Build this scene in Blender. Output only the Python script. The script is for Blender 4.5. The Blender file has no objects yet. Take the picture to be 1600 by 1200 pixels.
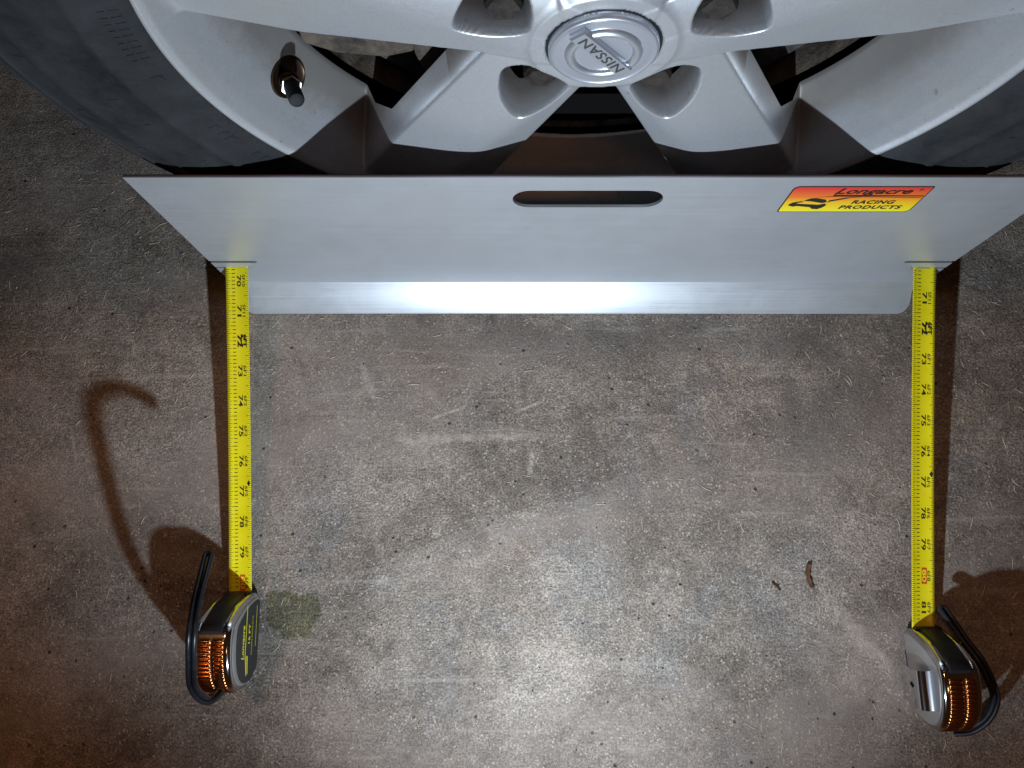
import bpy, bmesh, math, random
import numpy as np
from mathutils import Vector
from math import sin, cos, pi, radians, hypot, atan2

R = random.Random(7)
S = 0.001                      # everything below is measured in millimetres
HX, HY, HZ = 46.3, 229.1, 306.0          # hub centre; wheel axis runs along Y, front faces -Y
scene = bpy.context.scene
col = scene.collection

# ------------------------------------------------------------------ camera, world, light
cam_d = bpy.data.cameras.new('camera')
cam_d.sensor_width = 36.0
cam_d.lens = 1180 / 1600 * 36
cam_d.clip_start = 0.01
cam_d.clip_end = 50
cam = bpy.data.objects.new('camera', cam_d)
cam.location = (0, 0, 0.655)
cam.rotation_euler = (radians(9.5), 0, 0)
col.objects.link(cam)
scene.camera = cam

world = bpy.data.worlds.new('World')
scene.world = world
world.use_nodes = True
bg = world.node_tree.nodes['Background']
bg.inputs[0].default_value = (1.0, 0.42, 0.16, 1)
bg.inputs[1].default_value = 0.020

def lamp(name, typ, loc, energy, color, size, target=None):
    d = bpy.data.lights.new(name, typ)
    d.energy = energy
    d.color = color
    d.shadow_soft_size = size
    o = bpy.data.objects.new(name, d)
    o.location = [c * S for c in loc]
    if target is not None:
        v = Vector(target) - Vector(loc)
        o.rotation_euler = v.to_track_quat('-Z', 'Y').to_euler()
    col.objects.link(o)
    return o

# hand torch held low in front of the wheel (cool white), and a warm ceiling bulb
torch = lamp('torch_light', 'SPOT', (12, -353, 300), 21.0, (0.72, 0.86, 1.0), 0.007, (70, 440, 90))
torch.data.spot_size = radians(138)
torch.data.spot_blend = 1.0
bulb = lamp('ceiling_bulb', 'POINT', (-760, 330, 2350), 30.0, (1.0, 0.43, 0.16), 0.10)
bulb2 = lamp('ceiling_bulb', 'POINT', (650, -900, 2350), 5.5, (1.0, 0.43, 0.16), 0.10)

scene.view_settings.view_transform = 'Standard'
scene.view_settings.look = 'None'
scene.view_settings.exposure = 0.0
scene.view_settings.gamma = 1.0
scene.view_settings.use_curve_mapping = False

# ------------------------------------------------------------------ helpers
def tag(o, label=None, cat=None, group=None, kind=None):
    if label: o['label'] = label
    if cat: o['category'] = cat
    if group: o['group'] = group
    if kind: o['kind'] = kind
    return o

def empty(name, loc=(0, 0, 0)):
    o = bpy.data.objects.new(name, None)
    o.location = [c * S for c in loc]
    o.empty_display_size = 0.02
    col.objects.link(o)
    return o

def world_loc(p):
    v = Vector((0, 0, 0))
    while p is not None:
        v += p.location
        p = p.parent
    return v

class MB:
    """collects vertices (in mm, scene coordinates) and faces of one mesh"""
    def __init__(self):
        self.v = []; self.f = []
    def add(self, verts, faces):
        o = len(self.v)
        self.v.extend([tuple(map(float, p)) for p in verts])
        self.f.extend([tuple(i + o for i in f) for f in faces])
        return self
    def box(self, a, b):
        x0, y0, z0 = a; x1, y1, z1 = b
        return self.add([(x0,y0,z0),(x1,y0,z0),(x1,y1,z0),(x0,y1,z0),(x0,y0,z1),(x1,y0,z1),(x1,y1,z1),(x0,y1,z1)],
                        [(3,2,1,0),(4,5,6,7),(0,1,5,4),(1,2,6,5),(2,3,7,6),(3,0,4,7)])
    def grid(self, rows, close_u=False, close_v=False):
        n, m = len(rows), len(rows[0])
        vs = [p for r in rows for p in r]
        fs = []
        for i in range(n if close_v else n - 1):
            for j in range(m if close_u else m - 1):
                a = i*m + j; b = i*m + (j+1) % m
                c = ((i+1) % n)*m + (j+1) % m; d = ((i+1) % n)*m + j
                fs.append((a, b, c, d))
        return self.add(vs, fs)
    def build(self, name, material, parent=None, smooth=True, sharp=None):
        me = bpy.data.meshes.new(name)
        off = world_loc(parent) if parent else Vector((0, 0, 0))
        me.from_pydata([(x*S - off.x, y*S - off.y, z*S - off.z) for x, y, z in self.v], [], self.f)
        me.validate()
        me.materials.append(material)
        bm = bmesh.new(); bm.from_mesh(me)
        bmesh.ops.recalc_face_normals(bm, faces=bm.faces)
        bm.to_mesh(me); bm.free()
        if smooth:
            me.polygons.foreach_set('use_smooth', [True]*len(me.polygons))
            if sharp: me.set_sharp_from_angle(angle=radians(sharp))
        o = bpy.data.objects.new(name, me)
        col.objects.link(o)
        if parent: o.parent = parent
        return o

def catmull(pts, n, closed=False):
    P = [np.array(p, float) for p in pts]
    out = []
    m = len(P)
    segs = m if closed else m - 1
    for i in range(segs):
        p0 = P[(i-1) % m] if closed or i > 0 else 2*P[0] - P[1]
        p1 = P[i]; p2 = P[(i+1) % m]
        p3 = P[(i+2) % m] if closed or i + 2 < m else 2*P[-1] - P[-2]
        for k in range(n):
            t = k / n
            out.append(0.5*((2*p1) + (-p0+p2)*t + (2*p0-5*p1+4*p2-p3)*t*t + (-p0+3*p1-3*p2+p3)*t**3))
    if not closed: out.append(P[-1])
    return out

def text_mesh(body, size, shear=0.0, bold=0.0, spacing=1.0):
    """vertices (2-D, centred) and faces of a word"""
    cu = bpy.data.curves.new('t', 'FONT')
    cu.body = body; cu.size = size; cu.shear = shear; cu.offset = bold
    cu.align_x = 'CENTER'; cu.align_y = 'CENTER'; cu.space_character = spacing
    cu.resolution_u = 3
    cu.fill_mode = 'FRONT'
    ob = bpy.data.objects.new('t', cu)
    col.objects.link(ob)
    dg = bpy.context.evaluated_depsgraph_get()
    me = ob.evaluated_get(dg).to_mesh()
    V = np.array([(v.co.x, v.co.y) for v in me.vertices])
    F = [tuple(p.vertices) for p in me.polygons]
    ob.evaluated_get(dg).to_mesh_clear()
    bpy.data.objects.remove(ob); bpy.data.curves.remove(cu)
    c = (V.max(0) + V.min(0)) / 2
    return V - c, F

def fit_text(body, w, h, **k):
    V, F = text_mesh(body, 10, **k)
    e = V.max(0) - V.min(0)
    return V * np.array([w / e[0], h / e[1]]), F

# ------------------------------------------------------------------ materials
def mat(name, base=(0.5, 0.5, 0.5), rough=0.5, metal=0.0, spec=0.5, **kw):
    m = bpy.data.materials.new(name)
    m.use_nodes = True
    nt = m.node_tree
    b = nt.nodes['Principled BSDF']
    b.inputs['Base Color'].default_value = (*base, 1)
    b.inputs['Roughness'].default_value = rough
    b.inputs['Metallic'].default_value = metal
    b.inputs['Specular IOR Level'].default_value = spec
    for k, v in kw.items():
        b.inputs[k].default_value = v
    return m, nt, b

class N:
    """small shader-node writer"""
    def __init__(self, nt): self.nt = nt
    def new(self, t, **kw):
        n = self.nt.nodes.new(t)
        for k, v in kw.items(): setattr(n, k, v)
        return n
    def link(self, a, b): self.nt.links.new(a, b)
    def coord(self, scale=(1, 1, 1), loc=(0, 0, 0), rot=(0, 0, 0), kind='Object'):
        t = self.new('ShaderNodeTexCoord'); mp = self.new('ShaderNodeMapping')
        mp.inputs['Scale'].default_value = scale; mp.inputs['Location'].default_value = loc
        mp.inputs['Rotation'].default_value = rot
        self.link(t.outputs[kind], mp.inputs['Vector'])
        return mp.outputs[0]
    def noise(self, vec, scale, detail=4, rough=0.6, dist=0.0):
        n = self.new('ShaderNodeTexNoise')
        n.inputs['Scale'].default_value = scale; n.inputs['Detail'].default_value = detail
        n.inputs['Roughness'].default_value = rough; n.inputs['Distortion'].default_value = dist
        self.link(vec, n.inputs['Vector'])
        return n.outputs['Fac']
    def vor(self, vec, scale, out='Distance', rnd=1.0):
        n = self.new('ShaderNodeTexVoronoi')
        n.inputs['Scale'].default_value = scale; n.inputs['Randomness'].default_value = rnd
        self.link(vec, n.inputs['Vector'])
        return n.outputs[out]
    def ramp(self, fac, *stops):
        r = self.new('ShaderNodeValToRGB')
        e = r.color_ramp.elements
        while len(e) < len(stops): e.new(0.5)
        for el, (p, c) in zip(e, stops):
            el.position = p
            el.color = (c, c, c, 1) if isinstance(c, (int, float)) else (*c, 1)
        self.link(fac, r.inputs[0])
        return r.outputs[0]
    def math(self, op, a, b=None, c=None, clamp=False):
        n = self.new('ShaderNodeMath', operation=op, use_clamp=clamp)
        for i, v in enumerate((a, b, c)):
            if v is None: continue
            if isinstance(v, (int, float)): n.inputs[i].default_value = v
            else: self.link(v, n.inputs[i])
        return n.outputs[0]
    def mix(self, fac, a, b, blend='MIX'):
        n = self.new('ShaderNodeMix', data_type='RGBA', blend_type=blend)
        for i, v in ((0, fac), (6, a), (7, b)):
            if isinstance(v, (int, float)): n.inputs[i].default_value = v if i == 0 else (v, v, v, 1)
            elif isinstance(v, tuple): n.inputs[i].default_value = (*v, 1)
            else: self.link(v, n.inputs[i])
        return n.outputs[2]
    def bump(self, h, strength, dist, bsdf):
        n = self.new('ShaderNodeBump')
        n.inputs['Strength'].default_value = strength; n.inputs['Distance'].default_value = dist
        self.link(h, n.inputs['Height'])
        self.link(n.outputs[0], bsdf.inputs['Normal'])

SCRAPES = [((-0.0737, 0.0773), (-0.0364, 0.0914), 0.0017, 0.75), ((0.0034, 0.0847), (0.0292, 0.0948), 0.0016, 0.8), ((-0.114, 0.061), (0.040, 0.064), 0.0045, 0.5),
           ((0.0154, 0.0269), (0.0178, 0.0533), 0.0028, 0.45), ((0.262, -0.068), (0.318, -0.138), 0.0075, 0.5), ((-0.136, 0.132), (-0.120, 0.096), 0.0045, 0.4),
           ((-0.400, 0.112), (-0.255, 0.118), 0.0022, 0.35), ((-0.385, 0.075), (-0.375, 0.035), 0.0016, 0.3)]
def concrete():
    m, nt, b = mat('concrete', rough=0.72, spec=0.3)
    n = N(nt)
    v = n.coord()
    big = n.noise(v, 5.5, 7, 0.70, 0.4)
    c = n.ramp(big, (0.36, (0.110, 0.089, 0.071)), (0.50, (0.200, 0.167, 0.137)), (0.64, (0.286, 0.244, 0.206)))
    # bluish damp-grey and pinkish-brown patches
    blue = n.ramp(n.noise(n.coord(loc=(3.1, 1.7, 0)), 9, 6, 0.66, 0.6), (0.50, 0.0), (0.62, 1.0))
    c = n.mix(n.math('MULTIPLY', blue, 0.45), c, (0.175, 0.170, 0.163))
    pink = n.ramp(n.noise(n.coord(loc=(7.3, 4.1, 0)), 7, 6, 0.66, 0.8), (0.52, 0.0), (0.64, 1.0))
    c = n.mix(n.math('MULTIPLY', pink, 0.55), c, (0.225, 0.170, 0.128))
    blot = n.noise(n.coord(loc=(1.3, 9.1, 0)), 30, 7, 0.78, 0.5)
    c = n.mix(1.0, c, n.ramp(blot, (0.34, 0.68), (0.52, 1.0), (0.66, 1.20)), 'MULTIPLY')
    # trowelled smooth areas show less sand
    smooth = n.ramp(n.noise(n.coord(scale=(0.7, 1.5, 1), loc=(5.27, 2.66, 0)), 6.5, 5, 0.6, 0.3), (0.47, 0.0), (0.66, 1.0))
    c = n.mix(n.math('MULTIPLY', smooth, 0.50), c, (0.262, 0.219, 0.191))
    rough_ = n.math('SUBTRACT', 1.0, n.math('MULTIPLY', smooth, 0.60))
    # sand speckle, two sizes
    sp = n.noise(v, 560, 2, 0.8)
    c = n.mix(rough_, c, n.mix(1.0, c, n.ramp(sp, (0.37, 0.52), (0.50, 0.98), (0.62, 1.50)), 'MULTIPLY'))
    sp2 = n.noise(v, 150, 3, 0.8)
    c = n.mix(rough_, c, n.mix(1.0, c, n.ramp(sp2, (0.34, 0.76), (0.5, 1.0), (0.66, 1.24)), 'MULTIPLY'))
    # pale grains
    gr = n.ramp(n.vor(n.coord(loc=(0.4, 0.2, 0)), 300), (0.16, 1.0), (0.30, 0.0))
    gsel = n.ramp(n.noise(v, 70, 2, 0.6), (0.44, 0.0), (0.58, 1.0))
    c = n.mix(n.math('MULTIPLY', n.math('MULTIPLY', gr, gsel), 0.60), c, (0.56, 0.49, 0.40))
    # trowel streaks
    st = n.ramp(n.noise(n.coord(scale=(1.0, 14, 1), rot=(0, 0, 0.06)), 7, 4, 0.6, 0.2), (0.60, 0.0), (0.68, 1.0))
    c = n.mix(n.math('MULTIPLY', st, 0.28), c, (0.42, 0.37, 0.31))
    # straight pale scrapes and trowel bands left in the slab
    def seg(p, q, w, amt, colr, c):
        L = hypot(q[0]-p[0], q[1]-p[1]); a = atan2(q[1]-p[1], q[0]-p[0])
        t = n.new('ShaderNodeTexCoord')
        mp = n.new('ShaderNodeMapping', vector_type='TEXTURE')
        mp.inputs['Location'].default_value = ((p[0]+q[0])/2, (p[1]+q[1])/2, 0); mp.inputs['Rotation'].default_value = (0, 0, a)
        n.link(t.outputs['Object'], mp.inputs['Vector'])
        sx = n.new('ShaderNodeSeparateXYZ'); n.link(mp.outputs[0], sx.inputs[0])
        wob = n.math('MULTIPLY', n.math('SUBTRACT', blot, 0.5), w*3.0)
        fx = n.ramp(n.math('DIVIDE', n.math('ABSOLUTE', sx.outputs[0]), L/2), (0.55, 1.0), (1.0, 0.0))
        fy = n.ramp(n.math('DIVIDE', n.math('ABSOLUTE', n.math('ADD', sx.outputs[1], wob)), w), (0.35, 1.0), (1.0, 0.0))
        k = n.math('MULTIPLY', n.math('MULTIPLY', fx, fy), n.math('MULTIPLY', n.ramp(sp2, (0.36, 0.35), (0.6, 1.0)), amt))
        return n.mix(k, c, colr)
    pale = (0.46, 0.40, 0.335)
    for p, q, w, amt in SCRAPES: c = seg(p, q, w, amt, pale, c)
    for p, q, w, amt in (((0.215, 0.055), (0.345, 0.120), 0.052, 0.60), ((-0.16, 0.148), (0.36, 0.150), 0.026, 0.50), ((0.22, -0.135), (0.30, -0.185), 0.030, 0.40)): c = seg(p, q, w, amt, (0.095, 0.085, 0.078), c)  # dark patches; the band along the plate paints in the light's falloff
    # pits
    pd = n.vor(n.coord(loc=(0.9, 0.3, 0)), 62)
    ps = n.ramp(n.noise(n.coord(loc=(2.9, 0.3, 0)), 14, 3, 0.6), (0.46, 0.0), (0.56, 1.0))
    pit = n.math('MULTIPLY', n.ramp(pd, (0.06, 1.0), (0.10, 0.0)), ps)
    c = n.mix(n.math('MULTIPLY', pit, 0.85), c, (0.03, 0.024, 0.020))
    # old olive drip stain beside the left tape measure
    tc = n.new('ShaderNodeTexCoord')
    w = n.noise(v, 34, 5, 0.7)
    vm = n.new('ShaderNodeVectorMath', operation='SUBTRACT'); n.link(tc.outputs['Object'], vm.inputs[0])
    vm.inputs[1].default_value = (-0.183, -0.083, 0)
    sc = n.new('ShaderNodeMapping'); sc.inputs['Rotation'].default_value = (0, 0, -0.5); sc.inputs['Scale'].default_value = (1, 1.35, 1)
    n.link(vm.outputs[0], sc.inputs['Vector'])
    ln = n.new('ShaderNodeVectorMath', operation='LENGTH'); n.link(sc.outputs[0], ln.inputs[0])
    dd = n.math('ADD', ln.outputs['Value'], n.math('MULTIPLY', n.math('SUBTRACT', w, 0.5), 0.052))
    stain = n.ramp(n.math('MULTIPLY', dd, 30.0), (0.10, 0.80), (0.50, 0.88), (0.68, 1.0), (0.76, 0.0))
    c = n.mix(stain, c, n.mix(1.0, c, (0.50, 0.55, 0.36), 'MULTIPLY'))
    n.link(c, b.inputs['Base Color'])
    h = n.math('ADD', n.math('MULTIPLY', sp, 0.7), n.math('MULTIPLY', sp2, 0.9))
    h = n.math('SUBTRACT', h, n.math('MULTIPLY', pit, 1.6))
    h = n.math('MULTIPLY', h, rough_)
    n.bump(h, 0.8, 0.0014, b)
    return m

def aluminium():
    m, nt, b = mat('brushed_aluminium', (0.50, 0.51, 0.53), 0.40, 0.60, 0.5)
    n = N(nt)
    g = n.noise(n.coord(scale=(1.5, 320, 320)), 6, 4, 0.6)
    n.link(n.ramp(g, (0.3, 0.36), (0.7, 0.45)), b.inputs['Roughness'])
    cl = n.noise(n.coord(), 9, 4, 0.6)
    n.link(n.mix(1.0, n.ramp(g, (0.3, (0.485, 0.495, 0.515)), (0.7, (0.535, 0.54, 0.555))), n.ramp(cl, (0.3, 0.94), (0.7, 1.04)), 'MULTIPLY'), b.inputs['Base Color'])
    sm = n.noise(n.coord(loc=(2, 5, 1)), 32, 6, 0.7, 0.6)
    sc = n.ramp(n.noise(n.coord(scale=(40, 1.2, 1.2), rot=(0, 0.5, 0)), 26, 3, 0.55), (0.70, 0.0), (0.74, 1.0))
    rg = n.ramp(g, (0.3, 0.39), (0.7, 0.49))
    n.link(n.math('ADD', n.math('ADD', rg, n.math('MULTIPLY', n.math('SUBTRACT', sm, 0.5), 0.22)), n.math('MULTIPLY', sc, 0.1)), b.inputs['Roughness'])
    n.bump(g, 0.05, 0.0002, b)
    return m

def silver_paint():
    m, nt, b = mat('silver_wheel_paint', (0.56, 0.57, 0.60), 0.36, 0.55, 0.5)
    n = N(nt)
    v = n.coord()
    fl = n.noise(v, 900, 2, 0.5)
    dirt = n.ramp(n.noise(v, 22, 8, 0.72), (0.42, 0.0), (0.66, 1.0))
    dots = n.math('MULTIPLY', n.ramp(n.vor(v, 95), (0.06, 1.0), (0.13, 0.0)), n.ramp(n.noise(n.coord(loc=(4, 1, 2)), 18, 3, 0.5), (0.58, 0.0), (0.68, 1.0)))
    c = n.ramp(fl, (0.3, (0.46, 0.465, 0.485)), (0.7, (0.53, 0.535, 0.555)))
    c = n.mix(n.math('MULTIPLY', dirt, 0.42), c, (0.36, 0.33, 0.29))
    chip = n.math('MULTIPLY', n.ramp(n.noise(n.coord(loc=(9, 2, 5)), 170, 3, 0.6), (0.66, 0.0), (0.70, 1.0)), n.ramp(n.noise(n.coord(loc=(1, 7, 3)), 30, 3, 0.6), (0.56, 0.0), (0.64, 1.0)))
    c = n.mix(n.math('MULTIPLY', chip, 0.75), c, (0.12, 0.10, 0.085))
    c = n.mix(n.math('MULTIPLY', dots, 0.8), c, (0.10, 0.085, 0.07))
    # baked brake dust in the lug pockets
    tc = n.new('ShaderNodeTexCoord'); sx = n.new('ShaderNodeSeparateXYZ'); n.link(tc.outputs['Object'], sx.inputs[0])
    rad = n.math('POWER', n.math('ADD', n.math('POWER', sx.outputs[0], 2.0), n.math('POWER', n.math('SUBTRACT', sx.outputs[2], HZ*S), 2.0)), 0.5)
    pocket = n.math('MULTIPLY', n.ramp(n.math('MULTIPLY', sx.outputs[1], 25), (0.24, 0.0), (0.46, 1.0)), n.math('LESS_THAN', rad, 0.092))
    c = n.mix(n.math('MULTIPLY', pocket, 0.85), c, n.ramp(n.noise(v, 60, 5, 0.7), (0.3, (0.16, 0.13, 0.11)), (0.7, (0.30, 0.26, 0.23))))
    deep = n.ramp(n.math('ADD', n.math('MULTIPLY', sx.outputs[1], 25), n.math('MULTIPLY', dirt, 0.16)), (0.60, 0.0), (1.0, 1.0))  # rim browned by depth: the wheel's inner shade put into the paint
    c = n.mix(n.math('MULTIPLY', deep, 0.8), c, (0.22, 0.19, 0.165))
    n.link(c, b.inputs['Base Color'])
    n.link(n.math('ADD', n.math('MULTIPLY', dirt, 0.15), 0.33), b.inputs['Roughness'])
    return m

def rubber(name, base, rough=0.6, bumpy=0.3):
    m, nt, b = mat(name, base, rough, 0.0, 0.25)
    n = N(nt)
    v = n.coord()
    g = n.noise(v, 14, 7, 0.65, 0.3)
    f = n.noise(v, 260, 3, 0.6)
    dust = n.ramp(n.noise(n.coord(loc=(3, 3, 3)), 48, 7, 0.75, 0.8), (0.44, 0.0), (0.72, 1.0))
    c = n.mix(1.0, base, n.ramp(g, (0.32, 0.45), (0.68, 1.7)), 'MULTIPLY')
    c = n.mix(n.math('MULTIPLY', dust, 0.5), c, tuple(2.4*q for q in base))
    n.link(c, b.inputs['Base Color'])
    n.link(n.ramp(g, (0.3, rough - 0.12), (0.7, rough + 0.12)), b.inputs['Roughness'])
    n.bump(n.math('ADD', f, n.math('MULTIPLY', g, 5.0)), bumpy, 0.0006, b)
    return m

def grimy(name, base, dark, scale, rough=0.8, metal=0.0, bumpd=0.002):
    m, nt, b = mat(name, base, rough, metal, 0.3)
    n = N(nt)
    v = n.coord()
    g = n.noise(v, scale, 8, 0.7, 0.4)
    n.link(n.ramp(g, (0.36, dark), (0.62, base)), b.inputs['Base Color'])
    n.bump(n.noise(v, scale*6, 4, 0.7), 0.6, bumpd, b)
    return m

M = {}
M['concrete'] = concrete()
M['alu'] = aluminium()
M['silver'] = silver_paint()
M['tyre'] = rubber('tyre_rubber', (0.014, 0.014, 0.015), 0.68, 0.5)
M['chrome'] = mat('chrome_plate', (0.62, 0.62, 0.64), 0.10, 1.0)[0]
M['satin'] = mat('satin_chrome', (0.72, 0.73, 0.75), 0.30, 0.9)[0]
M['capsilver'] = mat('cap_silver', (0.47, 0.48, 0.52), 0.34, 0.60)[0]
M['capchrome'] = mat('cap_bright_ring', (0.58, 0.60, 0.64), 0.30, 0.75)[0]
M['copper'] = mat('copper_tinted_grip', (0.56, 0.21, 0.07), 0.26, 1.0)[0]
M['blackplastic'] = mat('black_plastic', (0.012, 0.012, 0.014), 0.45, 0.0, 0.3)[0]
M['capblack'] = mat('valve_cap_black', (0.006, 0.006, 0.008), 0.6, 0.0, 0.2)[0]
M['label'] = mat('label_black', (0.022, 0.023, 0.025), 0.45)[0]
M['strap'] = rubber('strap_black', (0.010, 0.011, 0.014), 0.38, 0.1)
M['ink'] = mat('black_ink', (0.012, 0.011, 0.008), 0.5)[0]
M['redink'] = mat('red_ink', (0.55, 0.05, 0.01), 0.5)[0]
M['yellowink'] = mat('yellow_ink', (0.70, 0.62, 0.03), 0.5)[0]
M['greyink'] = mat('dark_grey_letters', (0.06, 0.06, 0.07), 0.4, 0.3)[0]
M['brown'] = mat('bark_brown', (0.085, 0.038, 0.018), 0.8)[0]
M['dark'] = mat('dark_underbody', (0.004, 0.0035, 0.003), 0.9, 0.0, 0.1)[0]
M['iron'] = grimy('cast_iron', (0.13, 0.10, 0.075), (0.035, 0.027, 0.022), 60, 0.75, 0.2)
M['nutdark'] = grimy('dark_brown_nut', (0.055, 0.042, 0.034), (0.02, 0.016, 0.013), 120, 0.7, 0.3)  # dark brown lug nuts with noise blotches
M['disc'] = grimy('dusty_disc', (0.105, 0.098, 0.095), (0.03, 0.028, 0.027), 90, 0.7, 0.3)
M['brass'] = mat('dark_brass', (0.055, 0.032, 0.018), 0.34, 0.8)[0]
M['nut'] = mat('steel_nut', (0.45, 0.43, 0.40), 0.3, 1.0)[0]
M['redline'] = mat('red_edge_film', (0.07, 0.02, 0.016), 0.5)[0]

def blade_yellow():
    m, nt, b = mat('blade_yellow', (0.72, 0.60, 0.008), 0.36, 0.0, 0.5)
    n = N(nt)
    g = n.noise(n.coord(), 60, 4, 0.6)
    n.link(n.ramp(g, (0.3, (0.72, 0.62, 0.006)), (0.7, (0.80, 0.71, 0.012))), b.inputs['Base Color'])
    b.inputs['Coat Weight'].default_value = 0.3
    b.inputs['Coat Roughness'].default_value = 0.2
    return m
M['blade'] = blade_yellow()

def sticker_print():
    m, nt, b = mat('sticker_gradient', (1, 0.5, 0), 0.35)
    n = N(nt)
    t = n.new('ShaderNodeTexCoord'); s = n.new('ShaderNodeSeparateXYZ')
    n.link(t.outputs['Generated'], s.inputs[0])
    n.link(n.ramp(s.outputs[2], (0.05, (0.80, 0.66, 0.02)), (0.40, (0.78, 0.42, 0.015)), (0.62, (0.72, 0.16, 0.02)), (0.95, (0.62, 0.035, 0.03))), b.inputs['Base Color'])
    return m
M['sticker'] = sticker_print()

# ------------------------------------------------------------------ floor
def floor():
    m = MB()
    m.add([(-4000, -4000, 0), (4000, -4000, 0), (4000, 4000, 0), (-4000, 4000, 0)], [(0, 1, 2, 3)])
    o = m.build('floor', M['concrete'], smooth=False)
    o['kind'] = 'structure'
floor()

# ------------------------------------------------------------------ wheel

def lathe(prof, n=160, a0=0.0, zmin=None):
    """prof: list of (radius, Y); swept round the wheel axis"""
    rows = []
    for r, y in prof:
        row = []
        for k in range(n):
            a = a0 + 2*pi*k/n
            z = HZ + r*sin(a)
            if zmin is not None and z < zmin: z = zmin
            row.append((HX + r*cos(a), y, z))
        rows.append(row)
    return rows

wheel = empty('alloy_wheel', (HX, HY, 0))
tag(wheel, 'silver alloy car wheel with black tyre standing behind the aluminium plate', 'wheel')

def plane3(p, q, r):
    p, q, r = (np.array(t, float) for t in (p, q, r))
    n = np.cross(q - p, r - p)
    # Y = p2 - (n0*(x-p0)+n1*(z-p1))/n2
    return lambda x, z: p[2] - (n[0]*(x - p[0]) + n[1]*(z - p[1])) / n[2]

def sdist(p, q, inside):
    """signed distance function to line p-q, positive on the side away from 'inside'"""
    p = np.array(p, float); q = np.array(q, float)
    d = (q - p) / np.linalg.norm(q - p)
    nx, nz = -d[1], d[0]
    s = 1 if (inside[0]-p[0])*nx + (inside[1]-p[1])*nz < 0 else -1
    return lambda x, z: s*((x - p[0])*nx + (z - p[1])*nz)

def smin(a, b, k):
    h = np.clip(0.5 + 0.5*(b - a)/k, 0, 1)
    return b + (a - b)*h - k*h*(1 - h)
def smax(a, b, k): return -smin(-a, -b, k)

def poly_sdf(poly, x, z):
    P = np.array(poly); d = np.full(x.shape, 1e9); ins = np.zeros(x.shape, bool)
    for i in range(len(P)):
        a = P[i]; b = P[(i+1) % len(P)]
        ex, ez = b - a
        t = np.clip(((x-a[0])*ex + (z-a[1])*ez) / (ex*ex + ez*ez), 0, 1)
        d = np.minimum(d, np.hypot(x - a[0] - t*ex, z - a[1] - t*ez))
        c = ((a[1] > z) != (b[1] > z)) & (x < (b[0]-a[0])*(z-a[1])/((b[1]-a[1]) + 1e-12) + a[0])
        ins ^= c
    return np.where(ins, -d, d)

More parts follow.
